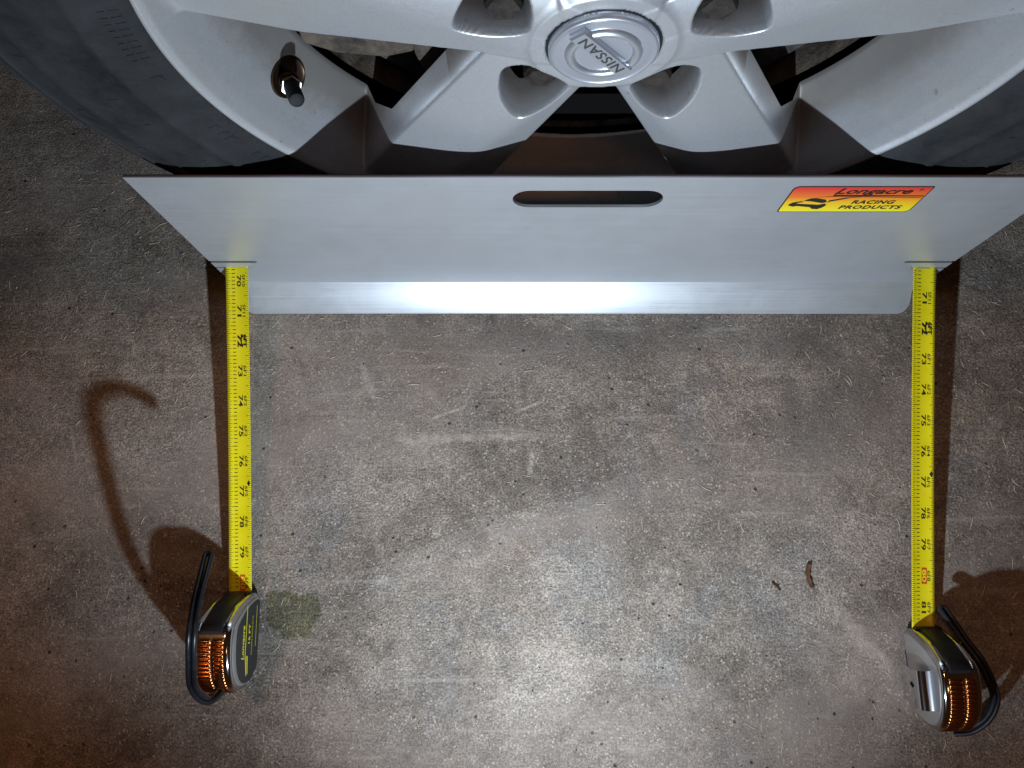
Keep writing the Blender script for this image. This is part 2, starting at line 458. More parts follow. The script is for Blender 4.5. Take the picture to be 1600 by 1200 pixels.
def wheel_face():
    st = 0.8
    g = np.arange(-231.2, 231.3, st)
    X, Z = np.meshgrid(g, g)
    r = np.hypot(X, Z)
    # dished rim between the tyre bead and the window edge
    dish = np.interp(r, [0, 180, 184, 186.5, 190, 205, 214, 219.5, 222.5, 225, 227, 231, 400],
                        [900, 330, 300, 281, 276, 254, 239.5, 231.5, 229.0, 229.4, 232, 242, 300])
    def lower(x, z, ex=-37.0):            # lower-left spoke
        main = plane3((-72.3, -113.8, 229.5), (-125.1, -112.9, 238), (-43.2, -68.5, 229))
        bev = plane3((-72.3, -113.8, 229.5), (-43.2, -68.5, 229), (-33.6, -116.3, 242))
        eR = sdist((ex, -116.3), (-6.5, -42.3), (-60, -70))
        eL = sdist((-62.5, -14), (-125.1, -112.9), (-60, -70))
        mm = main(x, z)
        y = smax(mm, bev(x, z), 1.2)
        y = smax(y, 238 + 2.6*eR(x, z) + 0.02*r, 2.5)
        y = smax(y, mm + 3.3*eL(x, z), 6.0)
        return y
    ax = radians(162)
    def side(x, z):             # left spoke; the half above its axis mirrors the half below
        p = -sin(ax)*x + cos(ax)*z
        a = cos(ax)*x + sin(ax)*z
        p = np.abs(p)
        x = cos(ax)*a - sin(ax)*p; z = sin(ax)*a + cos(ax)*p
        bev = plane3((-117.1, 34.9, 232), (-71.0, 18.7, 231), (-154.6, -3.3, 242))
        e = sdist((-83.1, -10.8), (-154.6, -3.3), (-100, 40))
        e2 = sdist((-154.6, -3.3), (-219.7, 14.4), (-100, 40))
        y = smax(231.3 + 0*x, bev(x, z), 1.5)
        ee = np.maximum(e(x, z), e2(x, z))
        y = smax(y, 241 + 2.8*ee, 2.5)
        return np.where(a < 5, 900, y)
    sp = [lower(X, Z), lower(4 - X, Z, -43.0), side(X, Z), side(4 - X, Z)]
    t = radians(72); sp.append(side(cos(t)*X - sin(t)*Z, sin(t)*X + cos(t)*Z))
    spk = None
    lim = 231.2 + 0.0*r + np.clip(46 - r, 0, 99)*0.10
    for k, s in enumerate(sp):
        c = [234, 306, 162, 18, 90][k]
        along = X*cos(radians(c)) + Z*sin(radians(c))
        s = s + 1.1*np.clip(14 - along, 0, 400)**1.25
        s = smax(s, lim, 2.0)
        spk = s if spk is None else smin(spk, s, 5.0)
    hub = 231.5 + np.clip(r - 37, 0, 400)*0.95
    Y = smin(smin(spk, hub, 4.0), dish, 5.0)
    # lug pockets
    pocketA = catmull([(-51.4,-23.6),(-39.8,-18.2),(-28.5,-22.4),(-15.5,-34.1),(-17.6,-45.2),(-27.8,-61.8),(-42.8,-70.4),(-52.3,-54.6),(-54.5,-37.9)], 6, True)
    pocketB = catmull([(-68.3,36.3),(-74.4,22.5),(-75.5,13.2),(-69,8.9),(-55.8,7.0),(-40.3,9.7),(-36.4,17.2),(-36.8,29.3),(-41,40),(-49,48),(-60,47)], 6, True)
    A = np.array(pocketA); B = np.array(pocketB)
    ct, s_ = cos(-t), sin(-t)
    Bt = np.stack([ct*B[:, 0] - s_*B[:, 1], s_*B[:, 0] + ct*B[:, 1]], 1)
    for P in (A, A*[-1, 1] + [4, 0], B, B*[-1, 1] + [4, 0], Bt):
        box = (X > P[:, 0].min()-8) & (X < P[:, 0].max()+8) & (Z > P[:, 1].min()-8) & (Z < P[:, 1].max()+8)
        d = np.full(X.shape, 50.0)
        d[box] = poly_sdf(P, X[box], Z[box])
        pk = np.minimum(229 - 5.5*d, 262)
        Y = smax(Y, np.where(d < 8, pk, -1e3), 2.2)
    Y = np.where(r < 29.6, np.maximum(Y, 236), Y)
    cut = np.interp(r, [0, 160, 180, 187, 400], [254, 255, 268, 284, 900])
    cut = np.where(r > 222, 246, cut)
    G = cut - Y                                  # keep where G > 0
    n = len(g)
    vid = -np.ones(n*n, int)
    Yf, Gf = Y.ravel(), G.ravel()
    Xf, Zf = X.ravel(), Z.ravel()
    idx = np.arange(n*n).reshape(n, n)
    q = np.stack([idx[:-1, :-1], idx[:-1, 1:], idx[1:, 1:], idx[1:, :-1]], -1).reshape(-1, 4)
    pos = Gf[q] > 0
    full = q[pos.all(1)]
    part = q[pos.any(1) & ~pos.all(1)]
    used = np.unique(np.concatenate([full.ravel(), part[Gf[part] > 0].ravel()]))
    vid[used] = np.arange(len(used))
    V = np.stack([Xf[used] + HX, np.minimum(Yf[used], 400), Zf[used] + HZ], 1).tolist()
    F = vid[full].tolist()
    cache = {}
    def crossing(a, b):
        k = (min(a, b), max(a, b))
        if k not in cache:
            t = Gf[a] / (Gf[a] - Gf[b])
            x = Xf[a] + t*(Xf[b]-Xf[a]); z = Zf[a] + t*(Zf[b]-Zf[a])
            ya = Yf[a]; yb = Yf[b]
            cache[k] = len(V)
            V.append([x + HX, min(ya + t*(yb-ya), 300), z + HZ])
        return cache[k]
    for quad in part.tolist():
        out = []
        for i in range(4):
            a, b = quad[i], quad[(i+1) % 4]
            if Gf[a] > 0: out.append(int(vid[a]))
            if (Gf[a] > 0) != (Gf[b] > 0): out.append(crossing(a, b))
        if len(out) >= 3: F.append(out)
    m = MB(); m.v = V; m.f = [tuple(f) for f in F]
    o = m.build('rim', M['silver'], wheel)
    return o
rim = wheel_face()

# barrel behind the spokes
MB().grid(lathe([(184, 287), (182, 300), (178, 320), (176, 400), (180, 440), (222, 448)], 120), close_u=True).build('barrel', M['iron'], wheel)

# tyre
def tyre():
    prof = [(221, 236), (222.5, 230.5), (226, 227.5), (232, 225.4), (240, 223.4), (247, 221.8), (249, 220.4), (252, 220.2), (254, 221.2),
            (262, 220.0), (272, 219.6), (282, 220.0), (284, 219.3), (286, 220.3), (294, 221.6), (299, 223.2), (300.5, 222.4), (302.5, 224.2), (307, 226.5),
            (308.5, 226.2), (309.5, 230.5), (312.5, 230.2), (314.5, 234.5), (317, 239), (320, 248), (320.6, 256), (314, 257), (314, 264), (321, 265), (321.5, 330), (321, 400),
            (314, 430), (300, 444), (262, 452), (222, 448)]
    m = MB().grid(lathe(prof, 260, zmin=0.6), close_u=True)
    return m.build('tyre', M['tyre'], wheel, sharp=50)
ty = tyre()
# shallow moulded hatch marks and block letters on the sidewall
def hatch():
    m = MB()
    def bar(a, r0, r1, w, y0):
        pts = []
        for rr, aa in ((r0, a - w/r0), (r1, a - w/r1), (r1, a + w/r1), (r0, a + w/r0)):
            pts.append((HX + rr*cos(aa), HZ + rr*sin(aa)))
        rr_ = [hypot(x - HX, z - HZ) for x, z in pts]
        ys = [float(np.interp(q, [222.5, 226, 232, 240, 247, 262, 282, 294, 299], [230.5, 227.5, 225.4, 223.4, 221.8, 220, 220, 221.6, 223.2])) - 0.32 for q in rr_]
        m.add([(x, y, z) for (x, z), y in zip(pts, ys)] + [(x, y + 1.2, z) for (x, z), y in zip(pts, ys)],
              [(0, 1, 2, 3), (0, 1, 5, 4), (1, 2, 6, 5), (2, 3, 7, 6), (3, 0, 4, 7)])
    for k in range(9):
        bar(radians(171.0 + 1.15*k), 229.5, 234, 0.55, 225.0)
        bar(radians(171.0 + 1.15*k), 235.5, 238.5, 0.55, 223.6)
    for a in (184, 197, 199, 200.5, 206, 207.6):
        bar(radians(a), 231, 237, 0.6, 224.3)
        bar(radians(a + 0.6), 231, 233, 1.4, 225.0)
    for a in (186.5, 192.5, 203, 209.5, 337, 344): bar(radians(a), 262, 268, 0.5, 219.4)
    for a in (179, 189, 198, 207): bar(radians(a), 288, 292, 3.5, 220.7)
    o = m.build('sidewall_mark', M['tyre'], ty, smooth=False); o['kind'] = 'stuff'; return o
hatch()

# centre cap
cap = MB().grid(lathe([(0.01, 227.6), (10, 227.6), (20, 227.7), (24, 227.9), (26.2, 228.1), (26.7, 227.7), (27.3, 227.9), (28.0, 229.0), (28.2, 232), (28.2, 237)], 96), close_u=True).build('centre_cap', M['capsilver'], wheel, sharp=50)
MB().grid(lathe([(28.3, 236.2), (28.35, 231.6), (29.5, 231.6), (29.55, 236.2)], 96), close_u=True).build('cap_gap', M['blackplastic'], cap)
MB().grid(lathe([(14.3, 227.8), (14.8, 226.6), (16.5, 225.6), (18.0, 225.8), (19.6, 227.0), (20.0, 227.9)], 96), close_u=True).build('emblem_ring', M['capchrome'], cap)
def cap_bar():
    c = (-1.3, 3.1); ang = radians(-48.5); ux, uz = cos(ang), sin(ang); px, pz = -uz, ux
    def P(a, b, y): return (HX + c[0] + ux*a + px*b, y, HZ + c[1] + uz*a + pz*b)
    m = MB()
    rows = []
    for a, ins, y in ((-20.6, .0, 227.7), (-20.4, 0.1, 225.2), (-19.7, 0.8, 224.4)):
        pass
    la, lb = 20.6, 4.6
    loop = lambda i, y: [P(-la + i, -lb + i, y), P(la - i, -lb + i, y), P(la - i, lb - i, y), P(-la + i, lb - i, y)]
    rows = [loop(0, 227.8), loop(0.05, 224.9), loop(0.6, 224.3)]
    m.grid(rows, close_u=True)
    m.add(loop(0.6, 224.3), [(0, 1, 2, 3)])
    bar = m.build('name_bar', M['capchrome'], cap, smooth=False)
    V, F = fit_text('NISSAN', 33.5, 5.6, bold=0.12, spacing=1.12)
    # reads from the lower right towards the upper left
    t = MB().add([P(-x, -y, 224.1) for x, y in V], F)
    t.build('lettering', M['greyink'], bar, smooth=False)
cap_bar()

# lug nuts at the bottom of the pockets
for ang in (90, 162, 234, 306, 18):
    cx, cz = HX + 2 + 55*cos(radians(ang)), HZ + 55*sin(radians(ang)) + (2 if ang in (234, 306) else 0)
    m = MB()
    rows = []
    for rr, y in ((12.5, 262.5), (12.5, 258), (9.8, 257.5), (9.8, 243), (8.6, 240), (5, 239), (0.01, 239)):
        rows.append([(cx + rr*cos(2*pi*k/(6 if rr == 9.8 else 6)), y, cz + rr*sin(2*pi*k/6)) for k in range(6)])
    m.grid(rows, close_u=True)
    m.build('lug_nut', M['nutdark'], wheel, smooth=False)

# valve
def frame(d):
    d = np.array(d, float); d /= np.linalg.norm(d)
    a = np.cross(d, [0, 0, 1]); a /= np.linalg.norm(a)
    return d, a, np.cross(d, a)
def turned(base, d, prof, n=24):
    d, a, b = frame(d); base = np.array(base, float)
    return [[tuple(base + d*h + rr*(cos(2*pi*k/n)*a + sin(2*pi*k/n)*b)) for k in range(n)] for h, rr in prof]
vb = np.array([HX - 184.2, 262.5, HZ - 77.0])
vd = np.array([12.5, -27.0, 16.5])
valve = MB().grid(turned(vb, vd, [(-14, 4.2), (4, 4.2), (4, 6.2), (7, 6.2), (7.5, 5), (12, 5)]), close_u=True).build('valve_stem', M['brass'], wheel, sharp=40)
MB().grid(turned(vb, (0.765, -0.56, 0.32), [(-1.5, 13.4), (1.2, 12.8), (1.5, 11.8), (0.6, 10.4), (0.4, 0.1)], 32), close_u=True).build('valve_seat', M['brass'], valve, sharp=40)
MB().grid(turned(vb, vd, [(11.5, 0.1), (11.5, 6.4), (14.2, 6.4), (14.2, 0.1)], 6), close_u=True).build('valve_nut', M['nut'], valve, smooth=False)
MB().grid(turned(vb, vd, [(14, 4.4), (15, 4.9), (29.5, 4.7), (30.8, 4.2), (31.2, 2.4), (31.2, 1.6), (31.2, 0.05)], 24), close_u=True).build('valve_cap', M['capblack'], valve, sharp=50)

# brake parts seen through the windows
disc = MB().grid(lathe([(60, 296), (110, 296), (112, 294), (168, 294), (171, 296), (171, 308), (168, 310), (60, 310)], 96), close_u=True).build('brake_disc', M['disc'], sharp=40)
tag(disc, 'rough dusty grey brake disc inside the wheel behind the spokes', 'brake disc')
def caliper():
    root = empty('brake_caliper', (HX - 120, 285, HZ - 20))
    tag(root, 'rusty brown cast brake caliper bracket seen through the left wheel window', 'brake caliper')
    def slab(pts, y0, y1):
        m = MB(); n = len(pts)
        m.add([(HX + x, y0, HZ + z) for x, z in pts] + [(HX + x, y1, HZ + z) for x, z in pts],
              [tuple(range(n)), tuple(range(2*n-1, n-1, -1))] + [(i, (i+1) % n, n + (i+1) % n, n + i) for i in range(n)])
        return m
    b = slab([(-168, -52), (-150, -62), (-122, -66), (-104, -60), (-100, -20), (-168, -20)], 268, 288).build('bracket', M['iron'], root, smooth=False)
    slab([(-104, -60), (-101, -74), (-96, -80), (-88, -72), (-84, -56), (-84, -20), (-104, -20)], 266, 287).build('bracket_lug', M['iron'], root, smooth=False)
    for o in root.children:
        md = o.modifiers.new('b', 'BEVEL'); md.width = 0.002; md.segments = 2
caliper()
sh = MB().grid(lathe([(0.5, 314), (60, 314), (165, 316), (174.5, 330)], 64), close_u=True).add([(HX + q*cos(radians(a)), 291, HZ + q*sin(radians(a))) for a in range(236, 307, 5) for q in (38, 182)], [(2*i, 2*i+1, 2*i+3, 2*i+2) for i in range(14)]).build('splash_shield', M['dark'])
tag(sh, 'black splash shield filling the dark inside of the wheel', 'brake shield')

# car body over the wheel: it keeps the ceiling bulb's light off the wheel and the floor under it
def car_body():
    root = empty('parked_car', (HX, 260, HZ + 40))
    tag(root, 'car body side panel with round wheel arch over the alloy wheel', 'car')
    rows = []
    paint = mat('body_paint', (0.05, 0.05, 0.055), 0.3, 0.4)[0]
    for k in range(91):
        dx = -900 + 20*k
        zb = HZ + math.sqrt(max(0, 352**2 - dx*dx)) if abs(dx) < 351 else HZ + 26
        zb = max(zb, HZ + 26)
        row = []
        for t in (0, 0.05, 0.3, 0.6, 0.85, 1.0):
            z = zb + (850 - zb)*t
            row.append((HX + dx, float(np.interp(z, [330, 560, 640, 730, 800, 850], [226, 222, 217, 215, 222, 250])), z))
        row += [(HX + dx, 300, 885), (HX + dx, 600, 930), (HX + dx, 1700, 950), (HX + dx, 1750, 400)]
        rows.append(row)
    MB().grid(rows).build('fender', paint, root)
    ln = []
    for k in range(61):
        a = pi*k/60 if True else 0
        ln.append([(HX + 350*cos(a), y, max(HZ + 350*sin(a), HZ + 27)) for y in (226, 300, 480)])
    m = MB().grid(ln)
    m.build('arch_liner', M['dark'], root)
car_body()

# ------------------------------------------------------------------ aluminium toe plate
PB = np.array([0, 197.0, 14.0]); PT = np.array([0, 212.0, 196.0])
PU = (PT - PB) / np.linalg.norm(PT - PB)
PN = np.array([0, -PU[2], PU[1]])                  # outward, towards the viewer
PH = 182.6
def pl(x, s, o=0.0):
    p = PB + PU*s + PN*o
    return (x, p[1], p[2])

plate = empty('alignment_plate', (55, 185, 0))
tag(plate, 'brushed aluminium wheel alignment plate with oval hand slot leaning against the tyre', 'alignment plate')

def plate_panel():
    # outline with the tape slits cut in from both ends, and the hand slot as a hole
    xl = lambda s: -246.2 - 5.5*s/182.6
    xr = lambda s: 361.2 + 3.1*s/182.6
    outer = [(-225, 0.0), (-246.2, 0.8), (xl(34.2), 34.2), (-221, 34.2), (-219.6, 35.2), (-221, 36.2), (xl(36.2), 36.2), (xl(45.2), 45.2), (-211, 45.2), (-208.6, 47.3), (-211, 49.0), (xl(49), 49.0),
             (xl(178), 178), (xl(181), 180.6), (xl(182), 182.6),
             (xr(182), 182.6), (xr(182), 178), (xr(49), 49.0), (323.5, 49.0), (321.2, 47.2), (323.5, 45.2), (xr(45.2), 45.2), (xr(36), 35.6), (334, 35.6), (332.4, 34.6), (334, 33.6), (xr(33), 33.6), (361.2, 0.8), (340, 0.0)]
    hole = []
    cx, cs, rad, half = 51.7, 153.6, 11.8, 51.3 - 11.8
    for k in range(17): hole.append((cx + half + rad*cos(-pi/2 + pi*k/16), cs + rad*sin(-pi/2 + pi*k/16)))
    for k in range(17): hole.append((cx - half + rad*cos(pi/2 + pi*k/16), cs + rad*sin(pi/2 + pi*k/16)))
    bm = bmesh.new()
    loops = []
    for pts in (outer, hole):
        vs = [bm.verts.new([c*S for c in pl(x, s, 0)]) for x, s in pts]
        es = [bm.edges.new((vs[i], vs[(i+1) % len(vs)])) for i in range(len(vs))]
        loops += es
    bmesh.ops.triangle_fill(bm, edges=loops, use_beauty=True)
    faces = bm.faces[:]
    r = bmesh.ops.extrude_face_region(bm, geom=faces)
    vv = [g for g in r['geom'] if isinstance(g, bmesh.types.BMVert)]
    bmesh.ops.translate(bm, verts=vv, vec=[-c*S*2.2 for c in PN])
    bmesh.ops.recalc_face_normals(bm, faces=bm.faces)
    off = world_loc(plate)
    bmesh.ops.translate(bm, verts=bm.verts, vec=-off)
    me = bpy.data.meshes.new('panel'); bm.to_mesh(me); bm.free()
    me.materials.append(M['alu'])
    o = bpy.data.objects.new('panel', me); col.objects.link(o); o.parent = plate
    md = o.modifiers.new('b', 'BEVEL'); md.width = 0.0005; md.segments = 2; md.limit_method = 'ANGLE'
    return o
panel = plate_panel()

def flange():
    # bent-out foot of the sheet: short curved bend, then a sloping lip down to the floor
    prof = [(199.2, 18.6), (197.3, 17.0), (195.6, 15.6), (173.7, 1.9), (173.0, 0.5), (175.6, 0.4), (196.8, 13.4), (199.4, 16.0)]
    xs = [-224.9] + [-224.9 + 4*(1 - cos(pi/2*k/5)) for k in range(1, 6)]
    rows = []
    def row(x, cutfrac):
        out = []
        for y, z in prof:
            lim = 173.0 + cutfrac
            if y < lim:
                z = z + (lim - y)*0.625; y = lim
            out.append((x, y, z))
        return out
    L, Rr, rad = -238.0, 352.5, 9.0
    for k in range(8):
        a = pi/2*k/7
        rows.append(row(L + rad*(1 - cos(a)), rad*(1 - sin(a))))
    for k in range(7, -1, -1):
        a = pi/2*k/7
        rows.append(row(Rr - rad*(1 - cos(a)), rad*(1 - sin(a))))
    m = MB().grid(rows, close_u=True)
    n = len(prof)
    m.f.append(tuple(range(n))); m.f.append(tuple(range(len(m.v) - 1, len(m.v) - n - 1, -1)))
    return m.build('bent_foot', M['alu'], plate, sharp=35)
flange()
MB().add([pl(-251.4, 182.75, -1.2), pl(364.0, 182.75, -1.2), pl(364.0, 182.75, -2.0), pl(-251.4, 182.75, -2.0), pl(-251.4, 182.95, -1.2), pl(364.0, 182.95, -1.2), pl(364.0, 182.95, -2.0), pl(-251.4, 182.95, -2.0)],
         [(0,1,2,3),(4,5,6,7),(0,1,5,4),(1,2,6,5),(2,3,7,6),(3,0,4,7)]).build('top_edge_film', M['redline'], plate, smooth=False)

def sticker():
    x0, x1, s0, s1 = 186.8, 279.8, 135.4, 171.6
    def rrect(i, rad, o):
        pts = []
        for cx, cs, a0, rr in ((x1-i, s0+i, -pi/2, rad), (x1-i, s1-i, 0, rad*0.35), (x0+i, s1-i, pi/2, rad), (x0+i, s0+i, pi, rad*0.35)):
            sx = -1 if cx > 233 else 1; ss = -1 if cs > 153 else 1
            for k in range(7):
                a = a0 + pi/2*k/6
                pts.append(pl(cx + sx*rr + rr*cos(a), cs + ss*rr + rr*sin(a), o))
        return pts
    def slab(i, rad, o0, o1):
        a, b = rrect(i, rad, o0), rrect(i, rad, o1)
        n = len(a)
        return MB().add(a + b, [tuple(range(n)), tuple(range(n, 2*n))] + [(k, (k+1) % n, n + (k+1) % n, n + k) for k in range(n)])
    st = slab(0.0, 4.5, 0.05, 0.22).build('sticker', M['ink'], plate, smooth=False)
    slab(0.9, 3.9, 0.2, 0.32).build('printed_field', M['sticker'], st, smooth=False)
    t = MB()
    def word(body, cx, cs, w, h, **k):
        V, F = fit_text(body, w, h, **k)
        for q, (ox, oy) in enumerate(((-0.22, 0), (0.22, 0), (0, 0.16), (0, -0.16)) if h > 4 else ((0, 0),)):
            t.add([pl(cx + ox + x, cs + oy + y, 0.42 + 0.02*q) for x, y in V], F)
    word('Longacre', 242.5, 164.3, 51, 9.6, shear=0.35, bold=0.13)
    word('®', 272.6, 167.5, 2.8, 2.8)
    word('RACING', 248.4, 150.3, 29, 4.8, shear=0.15, bold=0.12, spacing=1.1)
    word('PRODUCTS', 249.5, 142.9, 43, 4.8, shear=0.15, bold=0.12, spacing=1.1)
    def poly(pts): t.add([pl(x, s, 0.42) for x, s in pts], [tuple(range(len(pts)))])
    poly([(217.2, 158.7), (278.6, 158.3), (278.3, 159.5), (218, 160.4), (219, 164), (216.9, 160)])
    poly([(204, 156.6), (222, 158.0), (278.0, 156.2), (278.0, 156.8), (221, 158.8)])
    t.build('lettering', M['ink'], st, smooth=False)
    c = MB()
    def cp(pts, o=0.42): c.add([pl(x, s, o) for x, s in pts], [tuple(range(len(pts)))])
    cp([(191.0, 146.2), (193.0, 149.5), (198.5, 151.6), (200.5, 150.4), (196.5, 148.9), (196.5, 147.9), (212, 146.4), (215.6, 148.2), (217.8, 146.0), (216.2, 142.2), (213.6, 139.9), (209.5, 140.4), (207.5, 142.8), (197.5, 144.6), (195.5, 143.6), (192.2, 144.9)])
    cp([(199.5, 152.0), (203.5, 155.4), (207, 155.9), (214.5, 153.6), (216.4, 149.9), (213.2, 148.9), (205, 151.3)])
    cp([(216.6, 149.2), (218.6, 151.0), (230, 156.0), (238, 157.3), (227, 156.6), (217.2, 152.8)])
    c.build('car_emblem', M['ink'], st, smooth=False)
sticker()

# ------------------------------------------------------------------ tape measures
# case outline in (forward, up), origin at the middle of its foot
PROFILE = catmull([(33, 5), (33.6, 14), (31, 28), (27, 42), (20, 56), (14, 63.5), (4, 66), (-10, 64.8), (-23, 60), (-33, 50), (-37.5, 36), (-36, 18), (-30, 6), (-22, 1.5), (0, 0.8), (26, 0.8)], 6, True)
PROFILE = np.array(PROFILE)
def prof_normals(P):
    t = np.roll(P, -1, 0) - np.roll(P, 1, 0)
    t /= np.linalg.norm(t, axis=1)[:, None]
    n = np.stack([t[:, 1], -t[:, 0]], 1)
    c = P.mean(0)
    if ((P - c)*n).sum() < 0: n = -n
    return n
PNRM = prof_normals(PROFILE)

def make_tape(X0, Yc, yaw, start, end, n0, n1, s_first, inch, strap_pts, half=15.0, lean=0.0):
    root = empty('tape_measure', (X0, Yc, 0))
    cy, sy = cos(yaw), sin(yaw)
    def W(x, f, z):             # case coordinates -> scene mm
        return (X0 + cy*x - sy*f - lean*z, Yc + sy*x + cy*f, z)
    n = len(PROFILE)
    def loop(x, ins):
        Q = PROFILE - PNRM*ins
        return [W(x, q[0], max(q[1], 0.6)) for q in Q]
    rows = [loop(-half, 7.0), loop(-half, 4.2), loop(-half + 0.5, 2.4), loop(-half + 1.6, 0.9), loop(-half + 3.2, 0.1), loop(-half + 5, 0),
            loop(-half + 5.5, 0.35), loop(half - 5.5, 0.35),
            loop(half - 5, 0), loop(half - 3.2, 0.1), loop(half - 1.6, 0.9), loop(half - 0.5, 2.4), loop(half, 4.2), loop(half, 7.0)]
    m = MB().grid(rows, close_u=True)
    m.f.append(tuple(range(n))); k = len(m.v); m.f.append(tuple(range(k - n, k)))
    case = m.build('case', M['chrome'], root, sharp=32)
    for lst in (loop(half, 4.6), ): pass
    # side plates, satin
    for sx in (-1, 1):
        a = loop(sx*(half + 0.02), 3.6); b = loop(sx*(half + 0.7), 4.4)
        mm = MB().grid([a, b], close_u=True); mm.f.append(tuple(range(n, 2*n)))
        mm.build('side_plate', M['satin'], case, sharp=30)
    # ribbed thumb grip over the back in two bands
    arc = [i for i in range(n) if PROFILE[i][0] < 6 and PROFILE[i][1] > 20]
    P = PROFILE[arc]; Q = PNRM[arc]
    d = np.concatenate([[0], np.cumsum(np.linalg.norm(np.diff(P, axis=0), axis=1))])
    tot = d[-1]; ribs = 22; steps = ribs*6
    for x0, x1 in ((-half + 4.6, 0.6), (2.0, half - 4.6)):
        rws = []
        for k in range(steps + 1):
            u = tot*k/steps
            p = np.array([np.interp(u, d, P[:, 0]), np.interp(u, d, P[:, 1])])
            q = np.array([np.interp(u, d, Q[:, 0]), np.interp(u, d, Q[:, 1])])
            h = 0.1 + 1.15*abs(sin(pi*ribs*k/steps))
            if k in (0, steps): h = -0.6
            r_ = []
            for e, x in ((-0.8, x0), (h*0.75, x0 + 0.5), (h, x0 + 1.4), (h, (x0+x1)/2), (h, x1 - 1.4), (h*0.75, x1 - 0.5), (-0.8, x1)):
                r_.append(W(x, *(p + q*e)))
            rws.append(r_)
        MB().grid(rws).build('ribbed_grip', M['copper'], case)
    # black lock slide and mouth on the sloping front
    fr = [i for i in range(n) if PROFILE[i][0] > 9 and PROFILE[i][1] > 16]
    rws = []
    for j, i in enumerate(fr):
        e = 1.3 if 0 < j < len(fr) - 1 else -0.4
        rws.append([W(x, *(PROFILE[i] + PNRM[i]*ee)) for x, ee in ((-8, -0.5), (-7.6, e*0.8), (-6.8, e), (6.8, e), (7.6, e*0.8), (8, -0.5))])
    MB().grid(rws).build('lock_slide', M['blackplastic'], case, sharp=40)
    MB().box((0, 0, 0), (0, 0, 0))
    mth = MB()
    mth.add([W(-10.6, 30, 1.5), W(10.6, 30, 1.5), W(10.6, 36, 1.5), W(-10.6, 36, 1.5), W(-10.6, 30, 18), W(10.6, 30, 18), W(10.6, 34.6, 17), W(-10.6, 34.6, 17)],
            [(3,2,1,0),(4,5,6,7),(0,1,5,4),(1,2,6,5),(2,3,7,6),(3,0,4,7)])
    mth.build('mouth', M['blackplastic'], case, smooth=False)
    # label on the right-hand side
    lab = [i for i in range(n)]
    a = [W(half + 0.75, q[0]*0.86 - 0.5, max(4.5, q[1]*0.80 + 3.0)) for q in PROFILE]
    b = [W(half + 1.0, p[0]*0.84 - 0.5, max(5.2, p[1]*0.785 + 3.2)) for p in PROFILE]
    mm = MB().grid([a, b], close_u=True); mm.f.append(tuple(range(n, 2*n)))
    label = mm.build('side_label', M['label'], case, smooth=False)
    t = MB()
    xo = half + 1.15
    def word(body, cf, cz, w, h, **k):
        V, F = fit_text(body, w, h, **k)
        t.add([W(xo, cf + x, cz + y) for x, y in V], F)
    def poly(pts): t.add([W(xo, f, z) for f, z in pts], [tuple(range(len(pts)))])
    word('Longacre', -1, 40.5, 26, 7.0, shear=0.3, bold=0.2)
    poly([(-16, 35.0), (26.5, 34.8), (26.5, 36.0), (-14, 36.4)])
    poly([(-28, 32.0), (-14, 35.6), (-12, 34.2), (-26, 30.4)])
    poly([(-27, 29.4), (-12, 32.4), (-13, 29.6), (-26, 28.2)])
    word('16 FT', 4, 28.0, 15, 4.0, bold=0.2)
    word('RACING PRODUCTS', 2, 21.5, 30, 2.0)
    poly([(-8, 12.2), (24, 12.2), (24, 13.0), (-8, 13.0)])
    t.build('lettering', M['yellowink'], label, smooth=False)
    # belt clip on the left-hand side
    cl = [(0.2, 47.5), (-3, 47.8), (-6.5, 46.8), (-9.0, 44.0), (-10, 40), (-10, 33), (-9.4, 24), (-7.0, 14), (-7.6, 9)]
    rows = []
    th = 0.9
    for f0 in (-21, 8.0):
        ring = [W(-half - 0.7 + x, f0 + (6 if z < 36 and f0 > 0 else 0)*0, z) for x, z in cl] + [W(-half - 0.7 + x + th, f0, z - 0.5) for x, z in reversed(cl)]
        rows.append(ring)
    mm = MB().grid(rows, close_u=True); k = len(rows[0]); mm.f.append(tuple(range(k))); mm.f.append(tuple(range(k, 2*k)))
    clip = mm.build('belt_clip', M['chrome'], case, sharp=40)
    MB().add([W(-half - 10.8, f, z) for f, z in ((-4, 40), (-1.5, 35.5), (-4, 31), (-6.5, 35.5))], [(0, 1, 2, 3)]).build('clip_hole', M['dark'], clip, smooth=False)

    # wrist strap: a soft doubled cord loop
    path = np.array(catmull(strap_pts, 10))
    tan = np.gradient(path, axis=0); tan /= np.linalg.norm(tan, axis=1)[:, None]
    view = np.array([0.15, 0.1, 1.0])
    side = np.cross(tan, view); side /= np.linalg.norm(side, axis=1)[:, None]
    up = np.cross(side, tan)
    offs = []
    N_ = len(path)
    for k in range(N_):
        w = 2.15*(0.92 + 0.45*max(0.0, (k/(N_-1) - 0.80)/0.2)**1.0*0.35)
        offs.append(w)
    fwd = [(path[k] + side[k]*offs[k], tan[k], side[k], up[k]) for k in range(N_)]
    e, te, se, ue = path[-1], tan[-1], side[-1], up[-1]
    capa = [(e + te*offs[-1]*sin(a) + se*offs[-1]*cos(a), te*cos(a) - se*sin(a), se*cos(a) + te*sin(a), ue) for a in [pi*k/8 for k in range(1, 8)]]
    back = [(path[k] - side[k]*offs[k], -tan[k], -side[k], up[k]) for k in range(N_ - 1, -1, -1)]
    rows = []
    for c, tt, ss, uu in fwd + capa + back:
        rows.append([tuple(c + ss*1.95*cos(2*pi*j/10) + uu*2.6*sin(2*pi*j/10)) for j in range(10)])
    MB().grid(rows, close_u=True).build('wrist_strap', M['strap'], root)

    # blade: sprung-steel ribbon, cupped across its width
    A = np.array(start, float); B = np.array(end, float)
    Ld = np.linalg.norm(B - A); D = (B - A)/Ld
